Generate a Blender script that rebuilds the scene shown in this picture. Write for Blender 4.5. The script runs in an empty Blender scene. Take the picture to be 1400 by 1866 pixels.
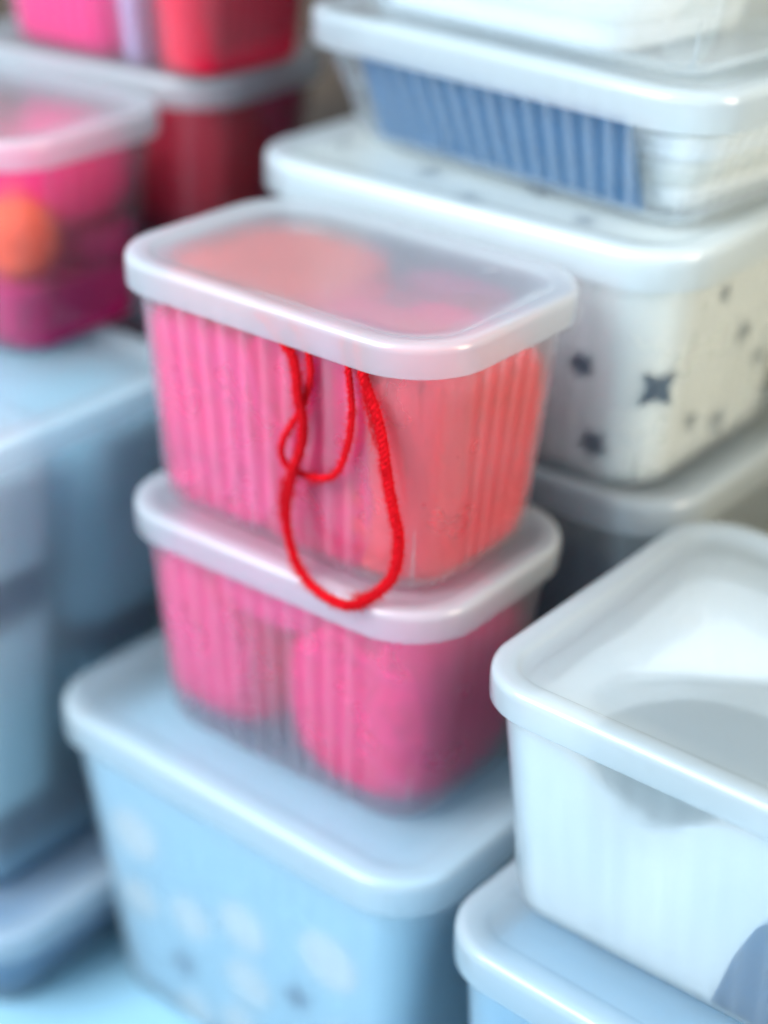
import bpy, math, random
from mathutils import Vector, Matrix, Euler, noise
random.seed(7)
R = math.radians
S = bpy.context.scene
COL = S.collection

# ------------------------------------------------------------------ camera
cam_d = bpy.data.cameras.new('camera')
cam = bpy.data.objects.new('camera', cam_d)
COL.objects.link(cam)
CR = Vector((0.99940792, 0.01584435, 0.03054122))
CU = Vector((-0.03440654, 0.46023143, 0.88713202))
CF = Vector((0.0, 0.88765758, -0.46050409))
CP = Vector((0.02038054, -0.75823604, 0.39259517))
cam.matrix_world = Matrix(((CR.x, CU.x, -CF.x, CP.x), (CR.y, CU.y, -CF.y, CP.y), (CR.z, CU.z, -CF.z, CP.z), (0, 0, 0, 1)))
cam_d.sensor_width = 36.0
cam_d.lens = 3149.28 / 1866 * 36.0
cam_d.clip_start, cam_d.clip_end = 0.05, 60
cam_d.dof.use_dof = True
cam_d.dof.focus_distance = 0.705
cam_d.dof.aperture_fstop = 2.1
cam_d.dof.aperture_blades = 0
S.camera = cam

# ------------------------------------------------------------------ world, lamps, exposure
w = bpy.data.worlds.new('World'); S.world = w; w.use_nodes = True
bg = w.node_tree.nodes['Background']
bg.inputs['Color'].default_value = (0.58, 0.84, 1.0, 1)
bg.inputs['Strength'].default_value = 0.90
def area(name, loc, target, size, size_y, power, color):
    d = bpy.data.lights.new(name, 'AREA'); d.shape = 'RECTANGLE'; d.size = size; d.size_y = size_y
    d.energy = power; d.color = color
    o = bpy.data.objects.new(name, d); COL.objects.link(o)
    o.location = loc
    o.rotation_euler = (Vector(target) - Vector(loc)).to_track_quat('-Z', 'Y').to_euler()
    return o
area('window_light', (-1.25, -0.75, 1.15), (0, 0, 0), 1.3, 1.3, 80, (0.86, 0.95, 1.0))
area('room_light', (1.45, -0.55, 0.62), (0.1, 0.05, 0.0), 0.9, 0.9, 40, (1.0, 0.80, 0.58))
S.view_settings.view_transform = 'Standard'
S.view_settings.look = 'None'
S.view_settings.exposure = 0.05
S.view_settings.gamma = 1.0
S.render.engine = 'CYCLES'
cy = S.cycles
cy.max_bounces = 24; cy.transmission_bounces = 20; cy.diffuse_bounces = 6; cy.glossy_bounces = 6; cy.transparent_max_bounces = 16
cy.use_denoising = True
cy.sample_clamp_indirect = 6.0
cy.blur_glossy = 0.5

# ------------------------------------------------------------------ materials
def newmat(name):
    m = bpy.data.materials.new(name); m.use_nodes = True
    nt = m.node_tree; nt.nodes.clear()
    return m, nt, nt.nodes, nt.links
def col4(c): return (c[0], c[1], c[2], 1)

def plastic(name, milk=0.2, rough=0.3, tint=(0.97, 0.985, 1.0), white=(0.85, 0.91, 0.95), ior=1.42, gloss=0.22, clear=0.35, fwd=.5, thick=2.6):
    """Frosted polypropylene: rough refraction through a real wall plus a milky scattering share."""
    m, nt, N, L = newmat(name)
    out = N.new('ShaderNodeOutputMaterial')
    tc = N.new('ShaderNodeTexCoord')
    nz = N.new('ShaderNodeTexNoise'); nz.inputs['Scale'].default_value = 900; nz.inputs['Detail'].default_value = 2
    L.new(tc.outputs['Object'], nz.inputs['Vector'])
    nz2 = N.new('ShaderNodeTexNoise'); nz2.inputs['Scale'].default_value = 38; nz2.inputs['Detail'].default_value = 3
    L.new(tc.outputs['Object'], nz2.inputs['Vector'])
    add = N.new('ShaderNodeMath'); add.operation = 'MULTIPLY_ADD'; add.inputs[1].default_value = 0.18
    L.new(nz.outputs['Fac'], add.inputs[0]); L.new(nz2.outputs['Fac'], add.inputs[2])
    bp = N.new('ShaderNodeBump'); bp.inputs['Strength'].default_value = 0.10; bp.inputs['Distance'].default_value = 0.0012
    L.new(add.outputs[0], bp.inputs['Height'])
    rr = N.new('ShaderNodeMapRange'); rr.inputs['To Min'].default_value = rough * 0.85; rr.inputs['To Max'].default_value = rough * 1.15
    L.new(nz2.outputs['Fac'], rr.inputs['Value'])
    refr = N.new('ShaderNodeBsdfRefraction'); refr.distribution = 'GGX'
    refr.inputs['Color'].default_value = col4(tint); refr.inputs['IOR'].default_value = ior
    L.new(rr.outputs[0], refr.inputs['Roughness']); L.new(bp.outputs[0], refr.inputs['Normal'])
    tr = N.new('ShaderNodeBsdfTransparent'); tr.inputs['Color'].default_value = col4(tint)
    cl = N.new('ShaderNodeMixShader'); cl.inputs[0].default_value = clear
    L.new(refr.outputs[0], cl.inputs[1]); L.new(tr.outputs[0], cl.inputs[2])
    dif = N.new('ShaderNodeBsdfDiffuse'); dif.inputs['Color'].default_value = col4(white); L.new(bp.outputs[0], dif.inputs['Normal'])
    trl = N.new('ShaderNodeBsdfTranslucent'); trl.inputs['Color'].default_value = col4(white)
    mk = N.new('ShaderNodeMixShader'); mk.inputs[0].default_value = fwd
    L.new(dif.outputs[0], mk.inputs[1]); L.new(trl.outputs[0], mk.inputs[2])
    mx = N.new('ShaderNodeMixShader')
    at = N.new('ShaderNodeAttribute'); at.attribute_name = 'wall_thickness'          # thicker plastic scatters more
    tm = N.new('ShaderNodeMath'); tm.operation = 'MULTIPLY_ADD'; tm.inputs[1].default_value = milk * thick; tm.inputs[2].default_value = milk
    L.new(at.outputs['Fac'], tm.inputs[0]); L.new(tm.outputs[0], mx.inputs[0])
    L.new(cl.outputs[0], mx.inputs[1]); L.new(mk.outputs[0], mx.inputs[2])
    gl = N.new('ShaderNodeBsdfGlossy'); gl.inputs['Roughness'].default_value = gloss; gl.inputs['Color'].default_value = (1, 1, 1, 1)
    L.new(bp.outputs[0], gl.inputs['Normal'])
    fr = N.new('ShaderNodeFresnel'); fr.inputs['IOR'].default_value = ior; L.new(bp.outputs[0], fr.inputs['Normal'])
    mx2 = N.new('ShaderNodeMixShader')
    geo = N.new('ShaderNodeNewGeometry')
    ff = N.new('ShaderNodeMath'); ff.operation = 'MULTIPLY_ADD'; ff.inputs[1].default_value = -1.0; ff.inputs[2].default_value = 1.0
    L.new(geo.outputs['Backfacing'], ff.inputs[0])
    fm = N.new('ShaderNodeMath'); fm.operation = 'MULTIPLY'; L.new(fr.outputs[0], fm.inputs[0]); L.new(ff.outputs[0], fm.inputs[1])
    L.new(fm.outputs[0], mx2.inputs[0]); L.new(mx.outputs[0], mx2.inputs[1]); L.new(gl.outputs[0], mx2.inputs[2])
    L.new(mx2.outputs[0], out.inputs['Surface'])
    return m

def cloth(name, c, var=0.12, scale=260, rough=0.9, bump=0.35, sheen=0.25, wscale=900):
    m, nt, N, L = newmat(name)
    out = N.new('ShaderNodeOutputMaterial')
    b = N.new('ShaderNodeBsdfPrincipled'); b.inputs['Roughness'].default_value = rough
    b.inputs['Specular IOR Level'].default_value = 0.15
    tc = N.new('ShaderNodeTexCoord')
    nz = N.new('ShaderNodeTexNoise'); nz.inputs['Scale'].default_value = scale; nz.inputs['Detail'].default_value = 4
    L.new(tc.outputs['Object'], nz.inputs['Vector'])
    mr = N.new('ShaderNodeMapRange'); mr.inputs['To Min'].default_value = 1 - var; mr.inputs['To Max'].default_value = 1 + var
    L.new(nz.outputs['Fac'], mr.inputs['Value'])
    hsv = N.new('ShaderNodeHueSaturation'); hsv.inputs['Color'].default_value = col4(c)
    L.new(mr.outputs[0], hsv.inputs['Value']); L.new(hsv.outputs[0], b.inputs['Base Color'])
    wv = N.new('ShaderNodeTexNoise'); wv.inputs['Scale'].default_value = wscale; L.new(tc.outputs['Object'], wv.inputs['Vector'])
    bp = N.new('ShaderNodeBump'); bp.inputs['Strength'].default_value = bump; bp.inputs['Distance'].default_value = 0.001
    L.new(wv.outputs['Fac'], bp.inputs['Height']); L.new(bp.outputs[0], b.inputs['Normal'])
    b.inputs['Sheen Weight'].default_value = sheen
    L.new(b.outputs[0], out.inputs['Surface'])
    return m

def wood(name, c1, c2, scale=7.0):
    m, nt, N, L = newmat(name)
    out = N.new('ShaderNodeOutputMaterial')
    b = N.new('ShaderNodeBsdfPrincipled'); b.inputs['Roughness'].default_value = 0.55
    tc = N.new('ShaderNodeTexCoord')
    mp = N.new('ShaderNodeMapping'); mp.inputs['Scale'].default_value = (1.0, 9.0, 9.0)
    L.new(tc.outputs['Object'], mp.inputs['Vector'])
    nz = N.new('ShaderNodeTexNoise'); nz.inputs['Scale'].default_value = scale; nz.inputs['Detail'].default_value = 6; nz.inputs['Distortion'].default_value = 0.6
    L.new(mp.outputs[0], nz.inputs['Vector'])
    cr = N.new('ShaderNodeValToRGB'); cr.color_ramp.elements[0].position = 0.35; cr.color_ramp.elements[1].position = 0.68
    cr.color_ramp.elements[0].color = col4(c1); cr.color_ramp.elements[1].color = col4(c2)
    L.new(nz.outputs['Fac'], cr.inputs[0]); L.new(cr.outputs[0], b.inputs['Base Color'])
    bp = N.new('ShaderNodeBump'); bp.inputs['Strength'].default_value = 0.15; bp.inputs['Distance'].default_value = 0.002
    L.new(nz.outputs['Fac'], bp.inputs['Height']); L.new(bp.outputs[0], b.inputs['Normal'])
    L.new(b.outputs[0], out.inputs['Surface'])
    return m

M = {}
M['body'] = plastic('ribbed_clear_plastic', milk=0.060, rough=0.28, clear=.50, fwd=.72, thick=2.0)
M['crystal'] = plastic('thin_clear_plastic', milk=0.020, rough=0.24, clear=.60, fwd=.6, thick=2.0)
M['frost'] = plastic('frosted_plastic', milk=0.19, rough=0.36, clear=.08, fwd=.6, thick=0.3)
M['lid'] = plastic('milky_lid_plastic', milk=0.175, rough=0.30, clear=.55, fwd=.45, thick=1.1, gloss=.17)
M['clear'] = plastic('clearer_plastic', milk=0.022, rough=0.12, clear=.70, fwd=.6, thick=9.0)
M['pink'] = cloth('pink_wool', (0.97, 0.015, 0.20), sheen=0.0)
M['hotpink'] = cloth('hot_pink_wool', (0.96, 0.035, 0.22), sheen=0.0)
M['coral'] = cloth('coral_wool', (0.88, 0.10, 0.075), sheen=0.0)
M['red'] = cloth('red_wool', (0.86, 0.004, 0.125), sheen=0.0)
M['rose'] = cloth('coral_red_wool', (0.92, 0.030, 0.060), sheen=0.0)
M['cream2'] = cloth('cream_print_cotton', (0.84, 0.82, 0.74), var=0.03)
M['deepred'] = cloth('deep_red_wool', (0.78, 0.008, 0.045), sheen=0.0)
M['orange'] = cloth('orange_wool', (0.95, 0.12, 0.05), sheen=0.0)
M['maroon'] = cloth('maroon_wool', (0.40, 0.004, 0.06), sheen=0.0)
M['raspberry'] = cloth('raspberry_cloth', (0.42, 0.008, 0.10), sheen=0.0)
M['yarn'] = cloth('red_yarn_wool', (0.66, 0.002, 0.010), var=0.25, scale=700, sheen=0.0, bump=0.6, wscale=2500)
M['white'] = cloth('white_cotton', (0.90, 0.92, 0.92), var=0.04)
M['cream'] = cloth('cream_cotton', (0.74, 0.74, 0.68), var=0.05)
M['paper'] = cloth('white_paper', (0.90, 0.91, 0.90), var=0.03, bump=0.05)
M['paleblue'] = cloth('pale_blue_cotton', (0.46, 0.76, 0.93), var=0.04)
M['skyblue'] = cloth('sky_blue_cotton', (0.24, 0.54, 0.76), var=0.08)
M['blue'] = cloth('denim_blue_cloth', (0.013, 0.115, 0.26), var=0.25, scale=90)
M['deepblue'] = cloth('deep_blue_cloth', (0.01, 0.20, 0.45), var=0.15)
M['navy'] = cloth('navy_cloth', (0.008, 0.05, 0.14), var=0.2)
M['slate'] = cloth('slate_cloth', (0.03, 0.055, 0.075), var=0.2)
M['olive'] = cloth('grey_olive_cloth', (0.22, 0.26, 0.25), var=0.1)
M['hollow_shade'] = cloth('hollow_shade_dark', (0.10, 0.145, 0.165), var=0.08)  # dark colour that carries the shade inside the cloth's hollow
M['teal'] = cloth('grey_teal_cloth', (0.33, 0.68, 0.82), var=0.1)
M['greyblue'] = cloth('grey_blue_cloth', (0.68, 0.83, 0.88), var=0.08)
M['star'] = cloth('dark_star_print', (0.012, 0.045, 0.085), var=0.1)
M['lilac'] = cloth('lilac_tissue', (0.55, 0.42, 0.62), var=0.08)
M['tan'] = cloth('tan_card', (0.62, 0.50, 0.36), var=0.05, bump=0.05)
M['wall'] = wood('dark_panel', (0.055, 0.03, 0.018), (0.12, 0.07, 0.04))
M['table'] = cloth('painted_shelf', (0.26, 0.45, 0.57), var=0.03, scale=30, rough=0.45, bump=0.05)

# ------------------------------------------------------------------ mesh helpers
def mesh_obj(name, verts, faces, mat, parent=None, smooth=True, sharp=None):
    me = bpy.data.meshes.new(name)
    me.from_pydata([tuple(v) for v in verts], [], faces)
    me.update()
    if smooth:
        me.polygons.foreach_set('use_smooth', [True] * len(me.polygons))
        if sharp: me.set_sharp_from_angle(angle=R(sharp))
    me.materials.append(mat)
    o = bpy.data.objects.new(name, me); COL.objects.link(o)
    if parent: o.parent = parent
    return o
def tag(o, label=None, cat=None, group=None, kind=None):
    if label: o['label'] = label
    if cat: o['category'] = cat
    if group: o['group'] = group
    if kind: o['kind'] = kind
    return o
def empty(name, loc, rz):
    o = bpy.data.objects.new(name, None); COL.objects.link(o)
    o.empty_display_size = 0.02
    o.location = loc; o.rotation_euler = (0, 0, rz)
    return o

def rrect(L, W, r, nx, ny, nc=9):
    """Rounded rectangle as (points, outward normals, rib phase or None); nx, ny points along the straight sides."""
    pts = []
    cs = [(1, -1), (1, 1), (-1, 1), (-1, -1)]
    for k, (sx, sy) in enumerate(cs):
        a0 = -math.pi / 2 + k * math.pi / 2
        c = Vector((sx * (L / 2 - r), sy * (W / 2 - r)))
        for i in range(nc + 1):
            a = a0 + i / nc * math.pi / 2
            n = Vector((math.cos(a), math.sin(a)))
            pts.append((c + n * r, n, None))
        n = Vector((math.cos(a0 + math.pi / 2), math.sin(a0 + math.pi / 2)))
        sx2, sy2 = cs[(k + 1) % 4]
        c2 = Vector((sx2 * (L / 2 - r), sy2 * (W / 2 - r)))
        m_ = ny if k % 2 == 0 else nx
        for i in range(1, m_):
            pts.append(((c + n * r).lerp(c2 + n * r, i / m_), n, i))
    return pts

def loft(rings, close_first=True, close_last=True):
    n = len(rings[0]); verts = [v for rg in rings for v in rg]; faces = []
    for j in range(len(rings) - 1):
        a, b = j * n, (j + 1) * n
        for i in range(n):
            k = (i + 1) % n
            faces.append((a + i, a + k, b + k, b + i))
    if close_first: faces.append(tuple(range(n - 1, -1, -1)))
    if close_last: faces.append(tuple(range((len(rings) - 1) * n, len(rings) * n)))
    return verts, faces

PR = 8   # points per flute
RIB = [1.0, .72, .42, .22, .10, .04, .02, .35]   # thickness across one flute
def body_mesh(d, mat, parent, ribs=True):
    L, W, H, h, r, e, t = (d[k] for k in ('L', 'W', 'H', 'h', 'r', 'e', 't'))
    nrx = max(3, round((L - 2 * r) / 0.0125)); nry = max(3, round((W - 2 * r) / 0.0125))
    ztop = H - 0.0060
    rb = max(r - 0.6 * t, 0.012)
    def ring(z, inner):
        f = z / (H - h)
        ins = t + (e - t) * f
        rc = rb + (r - e - rb) * f
        rad = 0.009
        out_in = 0.0
        zz = z
        if z < rad:                     # rounded bottom edge
            out_in = rad - math.sqrt(max(0, rad * rad - (rad - z) ** 2)) if z > 0 else rad
        P = rrect(L - 2 * ins, W - 2 * ins, rc, nrx * PR, nry * PR)
        res = []
        for p, n, i in P:
            off = out_in * 0.8
            if inner:
                off += 0.0011
                if ribs and i is not None:
                    fade = min(1, max(0, (z - 0.005) / 0.01))
                    off += (0.0007 if ribs is True else 0.0007 * ribs) * RIB[i % PR] * fade
            q = p - n * off
            res.append((q.x, q.y, zz + (0.0013 if inner and z < 0.02 else 0)))
        return res
    zs = [0.0, 0.0008, 0.0022, 0.0045, 0.009, 0.02, H * 0.35, H * 0.65, H - h, ztop]
    outer = [ring(z, False) for z in zs]
    inner = [ring(z, True) for z in reversed(zs)]
    v, f = loft(outer + inner, True, True)
    P = rrect(L, W, r, nrx * PR, nry * PR)
    thick = [RIB[i % PR] if (ribs and i is not None) else 0.45 for p, n, i in P] * (2 * len(zs))
    for q in range(2 * len(zs)):
        if q in (0, 1, 2, 3, 2 * len(zs) - 1, 2 * len(zs) - 2, 2 * len(zs) - 3, 2 * len(zs) - 4):
            for j in range(len(P)): thick[q * len(P) + j] = 1.5
    # slim moulded foot ridges at the four lower corners
    for sx, sy in ((1, -1), (1, 1), (-1, 1), (-1, -1)):
        a = Vector((sx, sy, 0)).normalized()
        s = Vector((-a.y, a.x, 0))
        def cpt(z):
            ff = z / (H - h); ins = t + (e - t) * ff; rc = rb + (r - e - rb) * ff
            o_ = 0.009 * 0.8 * (1 - min(1, z / 0.006)) ** 2
            return Vector((sx * (L / 2 - ins - rc), sy * (W / 2 - ins - rc), z)) + a * (rc - o_)
        zh = min(0.036, H * 0.28)
        b = len(v)
        for z, wd in ((0.0022, 0.0011), (zh * 0.5, 0.0008), (zh, 0.0002)):
            c = cpt(z)
            v += [tuple(c - s * wd - a * 0.0004), tuple(c + a * wd * 0.9), tuple(c + s * wd - a * 0.0004)]
        for j in range(2):
            for i in range(3):
                k = (i + 1) % 3
                f.append((b + j * 3 + i, b + j * 3 + k, b + (j + 1) * 3 + k, b + (j + 1) * 3 + i))
        f.append((b + 2, b + 1, b)); f.append((b + 6, b + 7, b + 8))
    o = mesh_obj('body', v, f, mat, parent, True, 60)
    at = o.data.attributes.new('wall_thickness', 'FLOAT', 'POINT')
    at.data.foreach_set('value', thick + [1.0] * (len(v) - len(thick)))
    return o

def lid_mesh(d, mat, parent):
    L, W, H, h, r = (d[k] for k in ('L', 'W', 'H', 'h', 'r'))
    k = h / 0.0153
    th = 0.0012
    prof = [(0.0004, -h), (0.0, -h + 0.0008), (0.0, -0.0046 * k), (0.0003 * k, -0.0026 * k), (0.0011 * k, -0.0010 * k), (0.0024 * k, -0.0002 * k), (0.0048 * k, 0.0),
            (0.0090 * k, -0.0001), (0.0112 * k, -0.0005), (0.0128 * k, -0.0014), (0.0142 * k, -0.0020), (0.0240 * k, -0.0022)]
    inn = [(0.0240 * k, -0.0022 - th), (0.0140 * k, -0.0020 - th), (0.0116 * k, -0.0014 - th), (0.0092 * k, -0.0003 - th), (0.0050 * k, -th), (0.0034 * k, -th * 1.1),
           (0.0020 * k, -0.0010 * k - th), (th + 0.0003 * k, -0.0040 * k), (th + 0.0001, -h + 0.0016), (th, -h)]
    rings = []
    for ins, z in prof + inn:
        rc = max(r - ins, 0.004)
        P = rrect(L - 2 * ins, W - 2 * ins, rc, 10, 8, 14)
        rings.append([(p.x, p.y, H + z) for p, n, i in P])
    # order: outer skirt -> panel top (n-gon) ; underside panel (n-gon) -> inner skirt -> close to start
    n = len(rings[0]); no = len(prof)
    v = [q for rg in rings for q in rg]; f = []
    def band(a, b):
        for i in range(n):
            kk = (i + 1) % n
            f.append((a * n + i, a * n + kk, b * n + kk, b * n + i))
    for j in range(no - 1): band(j, j + 1)
    for j in range(no, len(rings) - 1): band(j, j + 1)
    band(len(rings) - 1, 0)
    f.append(tuple(range((no - 1) * n, no * n)))
    f.append(tuple(range((no + 1) * n - 1, no * n - 1, -1)))
    o = mesh_obj('lid', v, f, mat, parent, True, 50)
    tv = []
    for ins, z in prof + inn: tv += [(0.30 if z < -.003 * k else 1.0) if ins < 0.003 * k else max(0.0, 0.85 * (1 - (ins - 0.003 * k) / (0.021 * k)))] * n
    at = o.data.attributes.new('wall_thickness', 'FLOAT', 'POINT'); at.data.foreach_set('value', tv)
    return o

def box(d, label, group, mats=('body', 'lid'), name='storage_box', ribs=True):
    o = empty(name, (d['x'], d['y'], d['z']), d['yaw'])
    tag(o, label, 'storage box', group)
    d['M'] = Matrix.Translation((d['x'], d['y'], d['z'])) @ Matrix.Rotation(d['yaw'], 4, 'Z')
    body_mesh(d, M[mats[0]], o, .35 if (ribs and mats[0] == 'frost') else ribs)
    lid_mesh(d, M[mats[1]], o)
    return o

# things inside a box: built in the box's own axes, then placed as top-level objects
def put(o, d):
    o.matrix_basis = d['M'] @ o.matrix_basis
    return o

def spow(a, p): return math.copysign(abs(a) ** p, a)
def sup(u, rx, ry, rz, p):
    n = (abs(u.x) ** p + abs(u.y) ** p + abs(u.z) ** p) ** (-1 / p)
    return Vector((u.x * n * rx, u.y * n * ry, u.z * n * rz))

_wind = {}
def wind_mesh(clampf, rx, ry, rz, p, seed, turns, rad):
    rnd = random.Random(seed); v = []; f = []
    ns, nseg = 4, 34
    clusters = [Vector((rnd.gauss(0, 1), rnd.gauss(0, 1), rnd.gauss(0, 1))).normalized() for _ in range(6)]
    for t in range(turns):
        ax = (clusters[t * 6 // turns] + Vector((rnd.gauss(0, 1), rnd.gauss(0, 1), rnd.gauss(0, 1))) * 0.10).normalized()
        a = ax.orthogonal().normalized(); b = ax.cross(a)
        off = rnd.uniform(-0.55, 0.55); k = 1.0 + rnd.uniform(-0.015, 0.015) + 0.02 * (t / turns)
        base = len(v)
        path = []
        for i in range(nseg):
            th = 2 * math.pi * i / nseg
            u = (a * math.cos(th) + b * math.sin(th)) * math.sqrt(1 - off * off) + ax * off
            path.append(sup(u, rx, ry, rz, p) * k)
        path = [Vector(q) for q in clampf(path, .0034 + rad + rnd.uniform(0, .0011))]
        for i in range(nseg):
            tg = (path[(i + 1) % nseg] - path[i - 1]); tg = tg.normalized() if tg.length > 1e-6 else Vector((0, 0, 1))
            nn = path[i].normalized(); sd = tg.cross(nn).normalized(); nn = sd.cross(tg)
            for s in range(ns):
                an = 2 * math.pi * s / ns
                v.append(path[i] + (nn * math.cos(an) + sd * math.sin(an)) * rad)
        for i in range(nseg):
            j = (i + 1) % nseg
            for s in range(ns):
                s2 = (s + 1) % ns
                f.append((base + i * ns + s, base + i * ns + s2, base + j * ns + s2, base + j * ns + s))
    return v, f

def clamp_in(d, c, rot, pts, gap=.0036):
    out = []
    cr, sr_ = math.cos(rot), math.sin(rot)
    for p in pts:
        x, y, z = c[0] + cr * p[0] - sr_ * p[1], c[1] + sr_ * p[0] + cr * p[1], c[2] + p[2]
        z = min(max(z, .0030), d['H'] - .0048)
        L, W, r = inner_dims(d, z, gap)
        if z < .009: r2 = .009 - z; L -= r2; W -= r2
        x = min(max(x, -L / 2), L / 2); y = min(max(y, -W / 2), W / 2)
        ax, ay = abs(x) - (L / 2 - r), abs(y) - (W / 2 - r)
        if ax > 0 and ay > 0:
            l_ = math.hypot(ax, ay)
            if l_ > r:
                x = math.copysign(L / 2 - r + ax * r / l_, x); y = math.copysign(W / 2 - r + ay * r / l_, y)
        dx, dy = x - c[0], y - c[1]
        out.append((cr * dx + sr_ * dy, -sr_ * dx + cr * dy, z - c[2]))
    return out

def yarn_ball(d, c, rad3, mat, label, group, seed, p=2.5, rot=0.0, turns=110, sr=0.0012):
    """Wound ball of wool: core and strands, in box-local coordinates."""
    root = empty('yarn_ball', c, rot)
    tag(root, label, 'yarn ball', group)
    rx, ry, rz = rad3
    nu, nv = 28, 18; v = []; f = []
    for j in range(nv + 1):
        ph = -math.pi / 2 + math.pi * j / nv
        for i in range(nu):
            th = 2 * math.pi * i / nu
            u = Vector((math.cos(ph) * math.cos(th), math.cos(ph) * math.sin(th), math.sin(ph)))
            v.append(sup(u, rx * 0.965, ry * 0.965, rz * 0.965, p))
    for j in range(nv):
        for i in range(nu):
            k = (i + 1) % nu
            f.append((j * nu + i, j * nu + k, (j + 1) * nu + k, (j + 1) * nu + i))
    mesh_obj('core', clamp_in(d, c, rot, v, .0056), f, mat, root)
    v, f = wind_mesh(lambda P, g: clamp_in(d, c, rot, P, g), rx * 0.97, ry * 0.97, rz * 0.97, p, seed, turns, sr)
    s = mesh_obj('strands', v, f, mat, root); s['kind'] = 'stuff'
    return put(root, d)

def inner_dims(d, z, gap):
    f = z / (d['H'] - d['h']); ins = d['t'] + (d['e'] - d['t']) * f + gap
    rb = max(d['r'] - 0.6 * d['t'], 0.012)
    rc = rb + (d['r'] - d['e'] - rb) * f - gap
    return d['L'] - 2 * ins, d['W'] - 2 * ins, max(rc, 0.006)

def cloth_fill(d, z0, z1, mat, name, label, cat, group=None, gap=0.0034, wav=0.0006, seed=0, rnd_edge=0.006, cx=0, cy=0, fx=1.0, fy=1.0):
    """A folded cloth that fills the box between two heights, soft edges, lightly wavy."""
    rings = []
    n_z = max(5, int((z1 - z0) / 0.012))
    def rg(z, extra):
        L, W, r = inner_dims(d, z, gap + extra)
        P = rrect(L * fx, W * fy, min(max(r, 0.004), L * fx / 2 - 0.001, W * fy / 2 - 0.001), 14, 10, 6)
        out = []
        for p, n, i in P:
            k = noise.noise(Vector((p.x * 30 + seed * 3.1, p.y * 30, z * 30))) * wav
            q = p + n * (k - wav)
            out.append((q.x + cx, q.y + cy, z))
        return out
    re = min(rnd_edge, (z1 - z0) * 0.48)
    for a in (0, 30, 60): rings.append(rg(z0 + re * (1 - math.cos(R(a))) if a else z0, re * (1 - math.sin(R(a)))))
    for j in range(n_z + 1): rings.append(rg(z0 + re + (z1 - z0 - 2 * re) * j / n_z, 0))
    for a in (30, 60, 90): rings.append(rg(z1 - re * (1 - math.sin(R(a))), re * (1 - math.cos(R(a)))))
    v, f = loft(rings)
    o = mesh_obj(name, v, f, mat, None, True, 60)
    if label: tag(o, label, cat, group)
    return put(o, d)

def star_mesh(r, ratio=0.45, n=5, th=0.0004, rot=0.0):
    v = []
    for z in (0, th):
        for i in range(2 * n):
            a = rot + math.pi / 2 + math.pi * i / n; q = r if i % 2 == 0 else r * ratio
            v.append((math.cos(a) * q, math.sin(a) * q, z))
    m = 2 * n
    f = [tuple(range(m, 2 * m)), tuple(range(m - 1, -1, -1))] + [(i, (i + 1) % m, m + (i + 1) % m, m + i) for i in range(m)]
    return v, f

# ------------------------------------------------------------------ box table (metres, table top at TZ)
TZ = -0.3241
def B_(x, y, yaw, z, L, W, H, h, r, e, t): return dict(x=x, y=y, yaw=yaw, z=z, L=L, W=W, H=H, h=h, r=r, e=e, t=t)
A = B_(0.0, 0.0, -.6576, 0.0, .2, .1344, .1277, .0153, .0372, .0064, .0146)
Bx = B_(.0012, -.0035, -.6381, -.1262, .2, .1344, .1277, .0153, .0372, .0064, .0146)
Cx = B_(-.0075, .0018, -.6741, TZ, .2582, .1756, .1993, .0194, .036, .0065, .026)
D = B_(.2179, -.1445, -.6618, -.1264, .258, .2, .1274, .0151, .0325, .0065, .0177)
Ex = B_(.2311, -.1464, -.6943, TZ, .27, .258, .1993, .0191, .0335, .0065, .017)
F1 = B_(.1195, .1488, -.7507, .1377, .2696, .1834, .0721, .0186, .0353, .0068, .0272)
F0 = B_(.1195, .1488, -.7507, .2083, .2696, .1834, .1000, .0186, .0353, .0068, .0272)
F2 = B_(.0974, .134, -.6473, .0072, .2696, .1839, .1321, .0194, .0387, .0068, .0181)
F3 = B_(.1076, .1403, -.65, TZ, .2696, .1839, .0087 - TZ, .0193, .0387, .0068, .0300)
Hf = B_(-.2211, .2129, -.5945, .0199, .2, .1349, .1257, .0154, .0345, .0065, .0163)
Hb = B_(-.1377, .317, -.5454, .025, .206, .1406, .1318, .0167, .0349, .0067, .0175)
Ht = B_(-.1269, .2922, -.6766, .1553, .2031, .1373, .128, .0165, .0371, .0065, .0198)
K = B_(-.1377, .320, -.58, TZ, .215, .15, .0265 - TZ, .0165, .036, .0065, .025)
G1 = B_(-.2415, .1312, -.6389, -.262, .258, .2, .2834, .0162, .037, .0065, .0200)
G3 = B_(-.2290, .1190, -.6389, TZ, .266, .206, -.2605 - TZ, .0165, .037, .0065, .0172)

# ------------------------------------------------------------------ the setting
def slab(name, cx, cy, cz, sx, sy, sz, yaw, mat):
    v = [(x * sx / 2, y * sy / 2, z * sz / 2) for x in (-1, 1) for y in (-1, 1) for z in (-1, 1)]
    f = [(0, 1, 3, 2), (4, 6, 7, 5), (0, 4, 5, 1), (2, 3, 7, 6), (0, 2, 6, 4), (1, 5, 7, 3)]
    o = mesh_obj(name, v, f, mat, None, False)
    o.location = (cx, cy, cz); o.rotation_euler = (0, 0, yaw); o['kind'] = 'structure'
    return o
slab('shelf_surface', 0, 0, TZ - 0.0155, 2.4, 1.6, 0.03, -.66, M['table'])
wy = 0.42
slab('back_wall', math.sin(.66) * wy, math.cos(.66) * wy, 0.3, 2.4, 0.02, 1.3, -.66, M['wall'])

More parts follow.
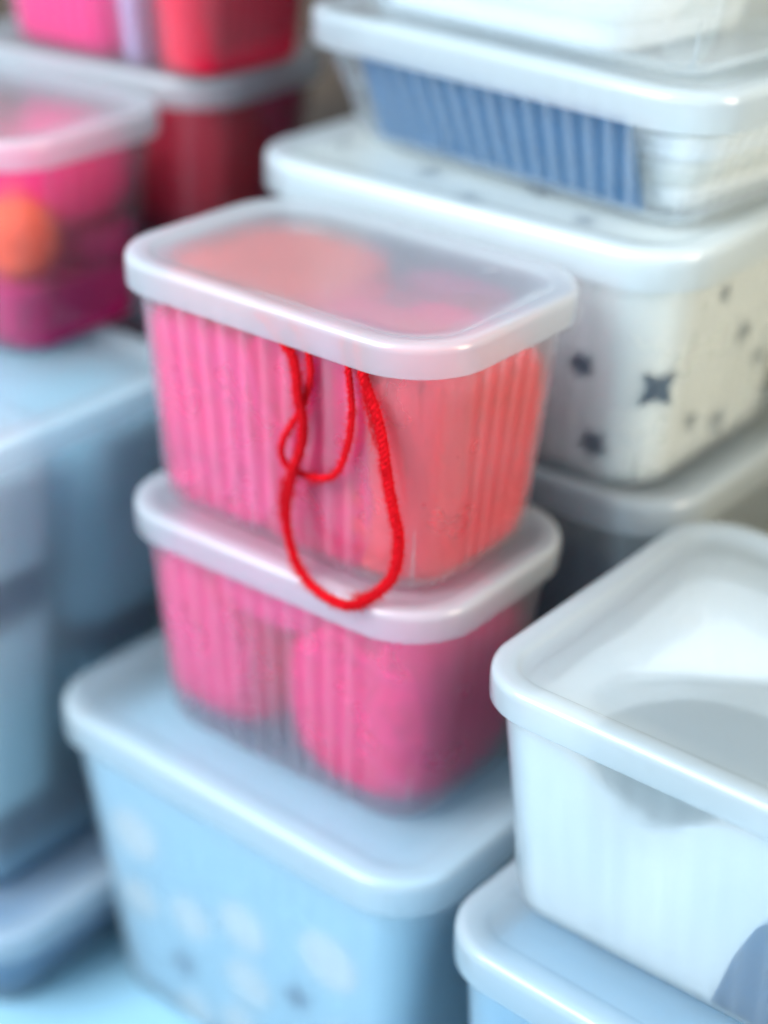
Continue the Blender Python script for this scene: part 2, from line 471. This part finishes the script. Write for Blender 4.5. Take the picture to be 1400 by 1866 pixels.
M['board'] = wood('beige_board', (0.55, 0.42, 0.22), (0.68, 0.55, 0.33), 4)
bb = slab('beige_board', 0, 0, 0, .56, .012, .75, -.66, M['board'])
del bb['kind']
bb.location = (math.cos(.66) * .300 + math.sin(.66) * .335, -math.sin(.66) * .300 + math.cos(.66) * .335, TZ + .376)
tag(bb, 'pale beige board standing behind the right rear stack', 'board')

# ------------------------------------------------------------------ boxes
g_small = 'small ribbed boxes holding pink wool'
g_large = 'wide frosted boxes in the stacks'
box(A, 'small frosted box of pink and coral wool with red yarn hanging out under its lid', g_small)
top_lid = [c_ for c_ in bpy.data.objects if c_.parent and c_.parent.name == 'storage_box' and c_.name.startswith('lid')][0]
for mx_, my_, ml_ in ((-.0422, .0511, .0042), (.0504, .0426, .0050)):
    v = [(math.cos(2 * math.pi * i / 14) * ml_ * q, math.sin(2 * math.pi * i / 14) * .0007 * q, z) for z, q in ((-.0024, 1), (-.0019, .9), (-.0017, .6)) for i in range(14)]
    f = [(a * 14 + i, a * 14 + (i + 1) % 14, (a + 1) * 14 + (i + 1) % 14, (a + 1) * 14 + i) for a in range(2) for i in range(14)] + [tuple(range(28, 42)), tuple(range(13, -1, -1))]
    mo = mesh_obj('moulded_mark', v, f, M['lid'], top_lid)
    mo.location = (mx_, my_, A['H']); mo.rotation_euler = (0, 0, 1.1)
box(Bx, 'small frosted box of pink wool balls under the box with hanging yarn', g_small)
box(Cx, 'wide box with pale blue dotted cloth at the foot of the pink centre stack', g_large, ('frost', 'lid'))
box(D, 'frosted box of crumpled white cloth with a dark hollow, at the right edge', g_large, ('frost', 'lid'))
box(Ex, 'pale blue looking box under the box of crumpled white cloth, at the lower right', g_large, ('frost', 'lid'))
box(F1, 'shallow clear box with a blue cloth across its front, standing on the star box', g_large, ('clear', 'lid'))
box(F0, 'clear box of stacked white paper pads on top of the right rear stack', g_large, ('clear', 'lid'), ribs=False)
box(F2, 'wide frosted box of white cloth printed with dark stars behind the pink centre stack', g_large)
box(F3, 'box with dark contents and a shadowed lid under the star box', g_large, ('frost', 'lid'))
box(Hf, 'small box with a glowing orange ball inside, at the upper left edge', g_small, ('crystal', 'lid'))
box(Hb, 'small box holding a deep red ball behind the box with the orange ball', g_small, ('crystal', 'lid'))
box(Ht, 'small box of pink tissue and red cloth in the top left corner', g_small, ('crystal', 'lid'))
box(K, 'tall box in shadow that carries the box with the deep red ball', g_large, ('frost', 'lid'))
box(G1, 'tall blurred box with dark bands inside, directly under the box with the orange ball', g_large, ('frost', 'lid'))
box(G3, 'shallow pale blue box at the foot of the left stack', g_large, ('frost', 'lid'))

# ------------------------------------------------------------------ wool in the pink boxes
gy = 'balls of wool packed in the ribbed boxes'
yarn_ball(A, (-.044, -.022, .0520), (.0470, .0420, .0510), M['hotpink'], 'hot pink ball of wool behind the left front of the top centre box', gy, 1, 4.5, turns=150)
yarn_ball(A, (-.050, .036, .0515), (.0400, .0200, .0475), M['coral'], 'salmon ball of wool at the rear left of the top centre box', gy, 12, 3.2)
yarn_ball(A, (.0220, -.028, .0580), (.0380, .0440, .0570), M['red'], 'crimson ball of wool in the middle front of the top centre box', gy, 2, 4.0, turns=150)
yarn_ball(A, (-.040, -.001, .1105), (.047, .049, .0105), M['coral'], 'flat salmon skein of wool under the left of the top centre lid', gy, 3, 2.8)
yarn_ball(A, (.0660, -.010, .0555), (.0270, .0500, .0540), M['rose'], 'coral ball of wool at the right end of the top centre box', gy, 4, 4.0, turns=150)
yarn_ball(A, (.034, .034, .0540), (.0380, .0230, .0490), M['hotpink'], 'pink ball of wool at the rear right under the top centre lid', gy, 13, 2.8)
yarn_ball(Bx, (-.048, -.004, .061), (.0430, .0530, .056), M['hotpink'], 'pink ball of wool at the left of the lower pink box', gy, 5, 3.0, turns=150)
yarn_ball(Bx, (.045, -.007, .056), (.0450, .0530, .054), M['pink'], 'bright pink ball of wool at the right of the lower pink box', gy, 6, 3.0, turns=150)
yarn_ball(Bx, (-.003, -.008, .1000), (.0500, .0520, .0215), M['hotpink'], 'pink ball of wool wedged high between the two others in the lower pink box', gy, 14, 2.4)
yarn_ball(Hf, (.0640, -.0330, .064), (.020, .0200, .022), M['orange'], 'orange ball of wool glowing through the box at the upper left edge', gy, 7, 2.2, turns=60)
yarn_ball(Hf, (-.036, -.004, .060), (.050, .050, .056), M['hotpink'], 'pink ball of wool at the left of the box with the orange ball', gy, 8, 3.0, turns=60)
yarn_ball(Hf, (.050, .012, .088), (.034, .038, .027), M['pink'], 'raspberry ball of wool above and behind the orange ball', gy, 9, 2.8, turns=60)
cloth_fill(Hf, .003, .040, M['raspberry'], 'folded_cloth', 'raspberry cloth under the orange ball of wool', 'cloth', cx=.049, fx=.45)
cloth_fill(Hf, .041, .060, M['raspberry'], 'folded_cloth', 'raspberry cloth behind the orange ball of wool', 'cloth', cx=.050, cy=.024, fx=.44, fy=.5)
yarn_ball(Hb, (.048, -.014, .072), (.040, .046, .044), M['deepred'], 'deep red ball of wool in the shadowed box behind the orange ball', gy, 10, 2.3, turns=60)
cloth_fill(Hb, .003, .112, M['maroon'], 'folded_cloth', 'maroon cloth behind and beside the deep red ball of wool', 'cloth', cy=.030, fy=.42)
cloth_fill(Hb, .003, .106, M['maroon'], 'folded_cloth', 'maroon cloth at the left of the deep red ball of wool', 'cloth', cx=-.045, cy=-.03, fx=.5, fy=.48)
cloth_fill(Ht, .004, .108, M['hotpink'], 'folded_tissue', 'bright pink tissue at the left of the box in the top left corner', 'tissue', cx=-.036, fx=.58)
cloth_fill(Ht, .004, .108, M['lilac'], 'folded_tissue', 'lilac tissue between pink and red cloth in the top left box', 'tissue', cx=.028, fx=.09)
cloth_fill(Ht, .004, .104, M['deepred'], 'folded_cloth', 'red cloth at the right of the box in the top left corner', 'cloth', cx=.064, fx=.24)

# ------------------------------------------------------------------ white and blue things in the other boxes
def print_marks(parent_obj, d, marks, name, mat):
    for (pos, nrm, r, ratio, n, rot) in marks:
        v, f = star_mesh(r, ratio, n, 0.0004, rot)
        o = mesh_obj(name, v, f, mat, parent_obj, False)
        q = Vector(nrm).to_track_quat('Z', 'Y')
        o.matrix_parent_inverse = Matrix()
        o.location = pos; o.rotation_euler = q.to_euler()

k45 = 1.045
sc = cloth_fill(F2, .003, .1270, M['cream2'], 'star_cloth', 'white cloth printed with small dark stars filling the box behind the centre stack', 'cloth', gap=.0030, wav=.0001)
def f2_front(x, z):
    f = z / (F2['H'] - F2['h']); ins = F2['t'] + (F2['e'] - F2['t']) * f + .0029
    return (x * k45, -(F2['W'] / 2 - ins), z)
def f2_right(y, z):
    f = z / (F2['H'] - F2['h']); ins = F2['t'] + (F2['e'] - F2['t']) * f + .0029
    return (F2['L'] / 2 - ins, y * k45, z)
marks = []
for (x, y), r in zip([(-.1048, -.0303), (-.0395, -.0419), (.0001, -.0635), (.0201, -.0293), (.0601, -.0555), (-.08, .02), (-.02, .03), (.05, .02), (.09, -.02), (.03, .055)], [.0080, .0095, .0080, .0125, .0080, .005, .005, .005, .005, .005]):
    marks.append(((x * k45, y * k45, .1270), (0, 0, 1), r, .45, 5, random.uniform(0, 6)))
for (x, z), r, n in zip([(.0763, .0645), (.0842, .0229), (.02, .09), (-.03, .05)], [.0085, .0095, .007, .007], [5, 5, 5, 5]):
    marks.append((f2_front(x, z), (0, -1, -.06), r, .52, n, random.uniform(0, 6)))
for (y, z), r in zip([(.0089, .0674), (.0007, .0196), (.0344, .0956), (.0549, .0216), (-.022, .098), (-.030, .030), (.035, .045)], [.0075, .008, .0075, .008, .006, .0065, .007]):
    marks.append((f2_right(y, z), (1, 0, -.06), r, .45, 5, random.uniform(0, 6)))
z_ = .058; f_ = z_ / (F2['H'] - F2['h']); ins_ = F2['t'] + (F2['e'] - F2['t']) * f_ + .0026
rc_ = .0255
ax_, ay_ = math.cos(R(-33)), math.sin(R(-33))
marks.append(((F2['L'] / 2 - ins_ - rc_ + ax_ * rc_, -(F2['W'] / 2 - ins_ - rc_) + ay_ * rc_, z_), (ax_, ay_, -.06), .0130, .42, 4, .75))
print_marks(sc, F2, marks, 'printed_star', M['star'])

# shallow box: folded napkins and a blue cloth before them
def slabs(d, n, z0, th, mats, name, labels, cat, group, cx=0, cy=0, fx=.97, fy=.9, jit=.004, seed=3):
    rnd = random.Random(seed); out = []
    for i in range(n):
        out.append(cloth_fill(d, z0 + i * th, z0 + (i + 1) * th - .0005, mats[i % len(mats)], name, labels[i], cat, group, gap=.0045,
                   wav=.0008, seed=i + seed, rnd_edge=(th * .48 if name != 'paper_pad' else .0012), cx=cx + rnd.uniform(-jit, jit) * .5, cy=cy, fx=fx - rnd.uniform(0, jit) * 6, fy=fy))
    return out
nl = ['white folded napkin at the bottom of the shallow box', 'white folded napkin second from the bottom in the shallow box', 'white folded napkin third from the bottom in the shallow box', 'white folded napkin topmost in the shallow box']
slabs(F1, 4, .003, .0135, [M['white'], M['cream']], 'folded_napkin', nl, 'napkin', 'white napkins stacked in the shallow box', cy=.005, fy=.90)
# blue cloth: an upright folded sheet against the front wall
rings = []
for z in [.005, .007, .018, .03, .042, .053, .055]:
    f = z / (F1['H'] - F1['h']); ins = F1['t'] + (F1['e'] - F1['t']) * f + .0036
    yf = -(F1['W'] / 2 - ins); tk = .0050 if .006 < z < .054 else .003
    x0, x1 = -.0900, .0855
    P = [(x0 + .002, yf)] + [(x0 + (x1 - x0) * i / 16, yf + .0004 * math.sin(i * 1.7 + z * 60)) for i in range(1, 16)] + [(x1 - .002, yf), (x1, yf + tk / 2), (x1 - .002, yf + tk)] + [(x1 - (x1 - x0) * i / 16, yf + tk) for i in range(1, 16)] + [(x0 + .002, yf + tk), (x0, yf + tk / 2)]
    rings.append([(a, b, z) for a, b in P])
v, f = loft(rings)
put(tag(mesh_obj('blue_cloth', v, f, M['blue'], None, True, 50), 'blue cloth standing along the front of the shallow clear box', 'cloth'), F1)

pl = ['lowest white paper pad in the clear box at the top', 'second white paper pad in the clear box at the top', 'third white paper pad in the clear box at the top', 'fourth white paper pad in the clear box at the top', 'fifth white paper pad in the clear box at the top', 'sixth white paper pad in the clear box at the top']
slabs(F0, 6, .003, .0125, [M['paper'], M['cream'], M['paper']], 'paper_pad', pl, 'paper pad', 'white pads stacked in the top right box', cx=-.022, fx=.80, fy=.92, jit=.010, seed=5)
# star stack base and the hidden tall box
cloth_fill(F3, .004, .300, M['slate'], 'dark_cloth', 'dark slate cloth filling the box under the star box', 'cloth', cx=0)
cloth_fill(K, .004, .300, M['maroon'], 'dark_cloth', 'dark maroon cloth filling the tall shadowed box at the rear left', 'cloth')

# big dotted box under the pink stack
dc = cloth_fill(Cx, .004, .172, M['paleblue'], 'dotted_cloth', 'pale blue cloth with large white dots filling the wide box below the pink stack', 'cloth', gap=.0056, wav=.0001)
def disc(r, n=16, th=.0004):
    v = [(math.cos(2 * math.pi * i / n) * r, math.sin(2 * math.pi * i / n) * r, z) for z in (0, th) for i in range(n)]
    return v, [tuple(range(n, 2 * n)), tuple(range(n - 1, -1, -1))] + [(i, (i + 1) % n, n + (i + 1) % n, n + i) for i in range(n)]
def c_front(x, z):
    f = z / (Cx['H'] - Cx['h']); ins = Cx['t'] + (Cx['e'] - Cx['t']) * f + .0055
    return (x, -(Cx['W'] / 2 - ins), z)
slope = math.atan((Cx['t'] - Cx['e']) / (Cx['H'] - Cx['h']))
for (x, z), r, mt in zip([(-.072, .1264), (-.0346, .0867), (.0061, .1051), (.0663, .1182), (.0056, .0635), (-.0746, .0783), (-.045, .046), (.0419, .0769), (.075, .06), (-.04, .012), (.04, .03), (-.005, .025)],
                         [.017, .0145, .0165, .0190, .016, .013, .008, .008, .016, .013, .016, .013], 'wwwwwwbbwwww'):
    v, f = disc(r)
    o = mesh_obj('printed_dot', v, f, M['white'] if mt == 'w' else M['blue'], dc, False)
    o.location = c_front(x, z); o.rotation_euler = Vector((0, -math.cos(slope), -math.sin(slope))).to_track_quat('Z', 'Y').to_euler()

cloth_fill(Ex, .004, .175, M['skyblue'], 'folded_cloth', 'sky blue cloth filling the box at the lower right', 'cloth')

# crumpled white cloth with a hollow, in the right-hand box
def h_d(x, y):
    z = .100 + .004 * noise.noise(Vector((x * 18, y * 18, 3.0)))
    # hollow by the front wall
    q = math.hypot((x + .030) / .070, (y + .050) / .062)
    win = 1.0 if y > -.066 else 1 - (1 - math.exp(-((x + .048) / .024) ** 2)) * min(1, (-y - .066) / .012)
    if q < 1.15: z -= win * .052 * (0.5 + 0.5 * math.cos(math.pi * q / 1.15)) ** 0.7
    # groove along the rear
    g = abs(y - .052 - .10 * (x + .09)) / .014
    if x > -.105 and g < 1: z -= .034 * (1 - g * g) * min(1, (x + .105) / .02)
    t_ = max(0, min(1, (x - .012 - .3 * (y + .066)) / .020)) * max(0, min(1, (-y - .050) / .012))
    z = z + (.118 - z) * t_ * t_ * (3 - 2 * t_)
    return z
NX, NY = 96, 76
flat = []
v = []; f = []
z0 = .004
for j in range(NY + 1):
    for i in range(NX + 1):
        u, w_ = -1 + 2 * i / NX, -1 + 2 * j / NY
        L_, W_, r_ = inner_dims(D, .09, .0036)
        x, y = u * L_ / 2, w_ * W_ / 2
        # pull corners in to the box's rounded plan
        cxr, cyr = L_ / 2 - r_, W_ / 2 - r_
        if abs(x) > cxr and abs(y) > cyr:
            dx, dy = abs(x) - cxr, abs(y) - cyr; m_ = max(dx, dy); l_ = math.hypot(dx, dy)
            if l_ > 1e-9: x = math.copysign(cxr + dx * m_ / l_, x); y = math.copysign(cyr + dy * m_ / l_, y)
        zz = h_d(x, y)
        flat.append((x, y))
        if j < 6: y += min(.016, max(0, h_d(x, -.085) * -1 + .096) * .7) * (1 - j / 6) ** 1.5      # the edge of the hollow curls back from the wall
        v.append((x, y, zz))
top_n = len(v)
edge = [i for i in range(NX + 1)] + [j * (NX + 1) + NX for j in range(1, NY + 1)] + [NY * (NX + 1) + i for i in range(NX - 1, -1, -1)] + [j * (NX + 1) for j in range(NY - 1, 0, -1)]
for j in range(NY):
    for i in range(NX):
        a = j * (NX + 1) + i
        f.append((a, a + 1, a + NX + 2, a + NX + 1))
prev = edge
for lev in range(1, 7):
    ring = []
    for e_ in edge:
        x, y = flat[e_]; zt = v[e_][2]; y += (v[e_][1] - y) * max(0, 1 - lev / 4) ** 1.3
        z = zt + (z0 - zt) * lev / 6
        La, Wa, _ = inner_dims(D, .09, .0036); Lb, Wb, _ = inner_dims(D, z, .0036)
        kx = 1 - (1 - Lb / La) * (1.0); ky = 1 - (1 - Wb / Wa)
        ring.append(len(v)); v.append((x * kx, y * ky, z))
    for i in range(len(edge)):
        k = (i + 1) % len(edge)
        f.append((prev[k], prev[i], ring[i], ring[k]))
    prev = ring
f.append(tuple(prev))
wc = put(tag(mesh_obj('white_cloth', v, f, M['white'], None, True, 40), 'crumpled white cloth with a hollow and a folded flap in the right front box', 'cloth'), D)
yv = M['olive']
def pebble(d, c, rad3, mat, name, label, cat, seed):
    nu, nv = 30, 18; v = []; f = []
    for j in range(nv + 1):
        ph = -math.pi / 2 + math.pi * j / nv
        for i in range(nu):
            th = 2 * math.pi * i / nu
            u = Vector((math.cos(ph) * math.cos(th), math.cos(ph) * math.sin(th), math.sin(ph)))
            p = sup(u, *rad3, 2.4) * (1 + .05 * noise.noise(u * 2.2 + Vector((seed, 0, 0))))
            v.append(p)
    for j in range(nv):
        for i in range(nu):
            k = (i + 1) % nu
            f.append((j * nu + i, j * nu + k, (j + 1) * nu + k, (j + 1) * nu + i))
    v = [Vector(q) + Vector(c) for q in clamp_in(d, c, 0, v, .0210)]
    return put(tag(mesh_obj(name, v, f, mat, None), label, cat), d)
pebble(D, (-.026, -.030, .084), (.072, .050, .0085), M['hollow_shade'], 'hollow_shade_sheet', 'dark grey blue sheet that stands for the shade in the hollow of the white cloth', 'cloth', 4)  # dark sheet added to paint the shade down in the hollow
fa, fb, fc = Vector((-.071, .022)), Vector((-.081, -.043)), Vector((-.004, .010))
outl = []
for p_, q_ in ((fa, fb), (fb, fc), (fc, fa)):
    for i in range(12):
        t_ = i / 12; m_ = p_.lerp(q_, t_)
        if p_ is fb: m_ = m_ + Vector((.0, -.004 * math.sin(math.pi * t_)))
        outl.append(m_)
n = len(outl); cen = (fa + fb + fc) / 3
rings = [[tuple((cen + (p_ - cen) * k_).to_3d() + Vector((0, 0, z_ - .010 * max(0, .5 - abs(p_.y - fb.y) * 40)))) for p_ in outl] for k_, z_ in ((.97, .1170), (1.0, .1180), (1.0, .1196), (.975, .1204))]
v, f = loft(rings)
flap = mesh_obj('folded_flap', v, f, M['white'], wc, True, 50)
# blue cloth wedge against the front wall, lower right
def d_front(x, z, g):
    f_ = z / (D['H'] - D['h']); ins = D['t'] + (D['e'] - D['t']) * f_ + g
    return Vector((x, -(D['W'] / 2 - ins), z))
outl = [(-.0045, .006), (.100, .006), (.100, .078), (.070, .082), (.040, .080), (.022, .070), (.012, .058), (.004, .038)]
v = [d_front(x, z, .0030) for x, z in outl] + [d_front(x, z, .0048) for x, z in outl]
n = len(outl); f = [tuple(range(n)), tuple(range(2 * n - 1, n - 1, -1))] + [(i, n + i, n + (i + 1) % n, (i + 1) % n) for i in range(n)]
put(tag(mesh_obj('blue_cloth', v, f, M['blue'], None, False), 'blue cloth corner pressed to the wall below the crumpled white cloth', 'cloth'), D)

# left stack
tw = [(.197, .262, 'greyblue', -.047, .50, 'pale towel folded at the top front of the tall left box'),
      (.172, .196, 'navy', -.047, .50, 'upper navy towel in the front half of the tall left box'),
      (.138, .262, 'teal', .049, .48, 'tall grey teal towel in the rear half of the tall left box'),
      (.119, .137, 'navy', .049, .44, 'navy towel in the rear half of the tall left box'),
      (.046, .171, 'greyblue', -.047, .50, 'thick pale towel in the front half of the tall left box'),
      (.046, .118, 'teal', .049, .44, 'lower grey teal towel in the rear half of the tall left box'),
      (.018, .045, 'navy', 0, 1, 'navy layer that stands for the gap shadow near the bottom of the tall left box'),  # dark layer paints the shadow of the gap above the shallow box
      (.003, .017, 'skyblue', 0, 1, 'sky blue towel at the very bottom of the tall left box')]
for k_, (a_, b_, m_, cy_, fy_, l_) in enumerate(tw):
    cloth_fill(G1, a_, b_, M[m_], 'folded_towel', l_, 'towel', 'towels in the tall left box', seed=k_ + 2, rnd_edge=.008, cy=cy_, fy=fy_)
cloth_fill(G3, .003, .044, M['deepblue'], 'folded_towel', 'deep blue towel in the shallow box at the foot of the left stack', 'towel', seed=9, rnd_edge=.01)

# ------------------------------------------------------------------ the red yarn that hangs out of the top centre box
big = [(.003, -.0633, .1207), (.0101, -.0633, .1167), (.0176, -.0633, .1099), (.0221, -.0636, .1071), (.0252, -.0650, .1007), (.0273, -.0660, .0906), (.0284, -.0650, .0835), (.029, -.0640, .0745), (.0276, -.0642, .064), (.0241, -.0645, .0543), (.0211, -.0640, .0438), (.0188, -.0633, .0333), (.0192, -.0633, .0219), (.023, -.0640, .0110), (.0325, -.0680, .0046), (.0465, -.0730, .0028), (.0581, -.0745, .0024), (.0646, -.0735, .0026), (.0690, -.0680, .0042), (.074, -.0638, .0093), (.0804, -.0633, .0187), (.0833, -.0633, .0301), (.0831, -.0633, .0403), (.0806, -.0633, .0487), (.0773, -.0633, .0601), (.0749, -.0633, .0709), (.0726, -.0633, .0824), (.0694, -.0633, .0919), (.0654, -.0633, .1003), (.0624, -.0633, .1058), (.0603, -.0633, .1115), (.0578, -.0633, .1205)]
small = [(.022, -.0633, .1207), (.0265, -.0633, .1179), (.0305, -.0632, .1102), (.0316, -.0626, .1017), (.0293, -.0617, .0929), (.0259, -.0618, .0828), (.0209, -.0622, .0737), (.0158, -.0622, .0645), (.0143, -.0618, .058), (.0154, -.0610, .0523), (.02, -.0600, .0499), (.0288, -.0598, .0498), (.0369, -.0604, .0517), (.0439, -.0612, .0553), (.0487, -.0618, .0619), (.0524, -.0622, .0719), (.0545, -.0625, .0825), (.0549, -.0628, .0923), (.054, -.0630, .1017), (.0527, -.0632, .1101), (.0512, -.0633, .116), (.0499, -.0633, .1207)]
def over_rim(pts):
    a, b = Vector(pts[0]), Vector(pts[-1])
    pre = [(a.x - .010, -.050, .100), (a.x - .008, -.0545, .112), (a.x - .005, -.0572, .1200), (a.x - .003, -.0602, .1238), (a.x - .0012, -.0622, .1232)]
    post = [(b.x - .0005, -.0622, .1232), (b.x - .001, -.0602, .1238), (b.x - .001, -.0572, .1200), (b.x, -.0545, .112), (b.x + .001, -.050, .100)]
    return pre + list(pts) + post
def catmull(P, step=.0006):
    P = [Vector(p) for p in P]; out = []
    for i in range(len(P) - 1):
        p0, p1, p2, p3 = P[max(0, i - 1)], P[i], P[i + 1], P[min(len(P) - 1, i + 2)]
        m = max(2, int((p2 - p1).length / step))
        for j in range(m):
            t = j / m
            out.append(.5 * ((2 * p1) + (-p0 + p2) * t + (2 * p0 - 5 * p1 + 4 * p2 - p3) * t * t + (-p0 + 3 * p1 - 3 * p2 + p3) * t ** 3))
    out.append(P[-1]); return out
def frames(path):
    T = [(path[min(i + 1, len(path) - 1)] - path[max(i - 1, 0)]).normalized() for i in range(len(path))]
    n = T[0].orthogonal().normalized(); Ns = []
    for t in T:
        n = (n - t * n.dot(t)).normalized(); Ns.append(n)
    return T, Ns
yv, yf, hv, hf = [], [], [], []
rnd = random.Random(11)
def hair(p, d0, ln, bend, wd):
    b = len(hv); q = p.copy(); d = d0.normalized(); sgm = 5
    side = d.orthogonal().normalized(); up = d.cross(side)
    for i in range(sgm + 1):
        ww = wd * (1 - .7 * i / sgm)
        for s in range(3):
            an = 2 * math.pi * s / 3
            hv.append(q + (side * math.cos(an) + up * math.sin(an)) * ww)
        d = (d + bend).normalized(); q = q + d * (ln / sgm)
    for i in range(sgm):
        for s in range(3):
            s2 = (s + 1) % 3
            hf.append((b + i * 3 + s, b + i * 3 + s2, b + (i + 1) * 3 + s2, b + (i + 1) * 3 + s))
def strand(pts, rad, hairs, lo=.110):
    path = catmull(over_rim(pts)); T, Ns = frames(path)
    L_ = [0]
    for i in range(1, len(path)): L_.append(L_[-1] + (path[i] - path[i - 1]).length)
    plies = 3; ns = 7
    for k in range(plies):
        b0 = len(yv)
        for i, p in enumerate(path):
            an = 2 * math.pi * (L_[i] / .0072 + k / plies)
            rr = rad(i / len(path)) if callable(rad) else rad
            rr *= 1 + .16 * noise.noise(Vector((L_[i] * 330, k * 4.0, 0))) + .06 * noise.noise(Vector((L_[i] * 1200, k * 9.0, 5)))
            n = Ns[i]; bq = T[i].cross(n)
            c = p + (n * math.cos(an) + bq * math.sin(an)) * rr * .36
            for s in range(ns):
                a2 = 2 * math.pi * s / ns
                yv.append(c + (n * math.cos(a2) + bq * math.sin(a2)) * rr * .69)
        for i in range(len(path) - 1):
            for s in range(ns):
                s2 = (s + 1) % ns
                yf.append((b0 + i * ns + s, b0 + i * ns + s2, b0 + (i + 1) * ns + s2, b0 + (i + 1) * ns + s))
    for _ in range(hairs):
        i = rnd.randrange(len(path))
        if path[i].z > lo: continue
        n = Ns[i]; bq = T[i].cross(n); a = rnd.uniform(0, 2 * math.pi)
        d = n * math.cos(a) + bq * math.sin(a)
        if d.y > .5: continue
        rr = rad(i / len(path)) if callable(rad) else rad
        # a wad of loose fibre gathers along some stretches
        hang = 1 + 1.6 * max(0, noise.noise(Vector((L_[i] * 45, 2, 7))))
        ln = rnd.uniform(.0010, .0034) * hang
        dd = d * rnd.uniform(.25, 1.0) + T[i] * rnd.uniform(-1.2, 1.2)
        bend = Vector((rnd.gauss(0, .28), rnd.gauss(0, .16), rnd.gauss(0, .28))) + T[i] * rnd.uniform(-.15, .15)
        hair(path[i] + d * rr * .85, dd, ln, bend, rnd.uniform(.00007, .00013))
def wads():
    # loose fibre drawn out alongside the strand
    for (x0, z0, x1, z1, off, cnt) in ((.0640, .1050, .0715, .0800, -.0030, 420), (.0262, .1010, .0285, .0800, .0026, 240), (.0196, .0450, .0180, .0290, -.0026, 300), (.0815, .0480, .0836, .0250, .0022, 200), (.0560, -.001, .07, .0060, .0, 160)):
        for _ in range(cnt):
            t_ = rnd.random()
            p = Vector((x0 + (x1 - x0) * t_ + off * rnd.random() ** 1.3, -.0645 + rnd.gauss(0, .0007), z0 + (z1 - z0) * t_ + rnd.gauss(0, .001)))
            d_ = Vector((x1 - x0, 0, z1 - z0)).normalized() * rnd.choice((-1, 1)) + Vector((rnd.gauss(0, .35), rnd.gauss(0, .12), rnd.gauss(0, .35)))
            hair(p, d_, rnd.uniform(.003, .008), Vector((rnd.gauss(0, .22), rnd.gauss(0, .06), rnd.gauss(0, .22))), rnd.uniform(.00005, .0001))
wads()
strand(big, lambda u: .00195 + .00040 * max(0, math.sin(math.pi * min(1, max(0, (u - .45) / .5)))), 15000)
strand(small, .00152, 4500)
yo = mesh_obj('red_yarn', yv, yf, M['yarn'], None)
tag(yo, 'red woollen yarn hanging in two loops from under the top pink lid', 'yarn')
fz = mesh_obj('fuzz', hv, hf, M['yarn'], yo); fz['kind'] = 'stuff'
put(yo, A)
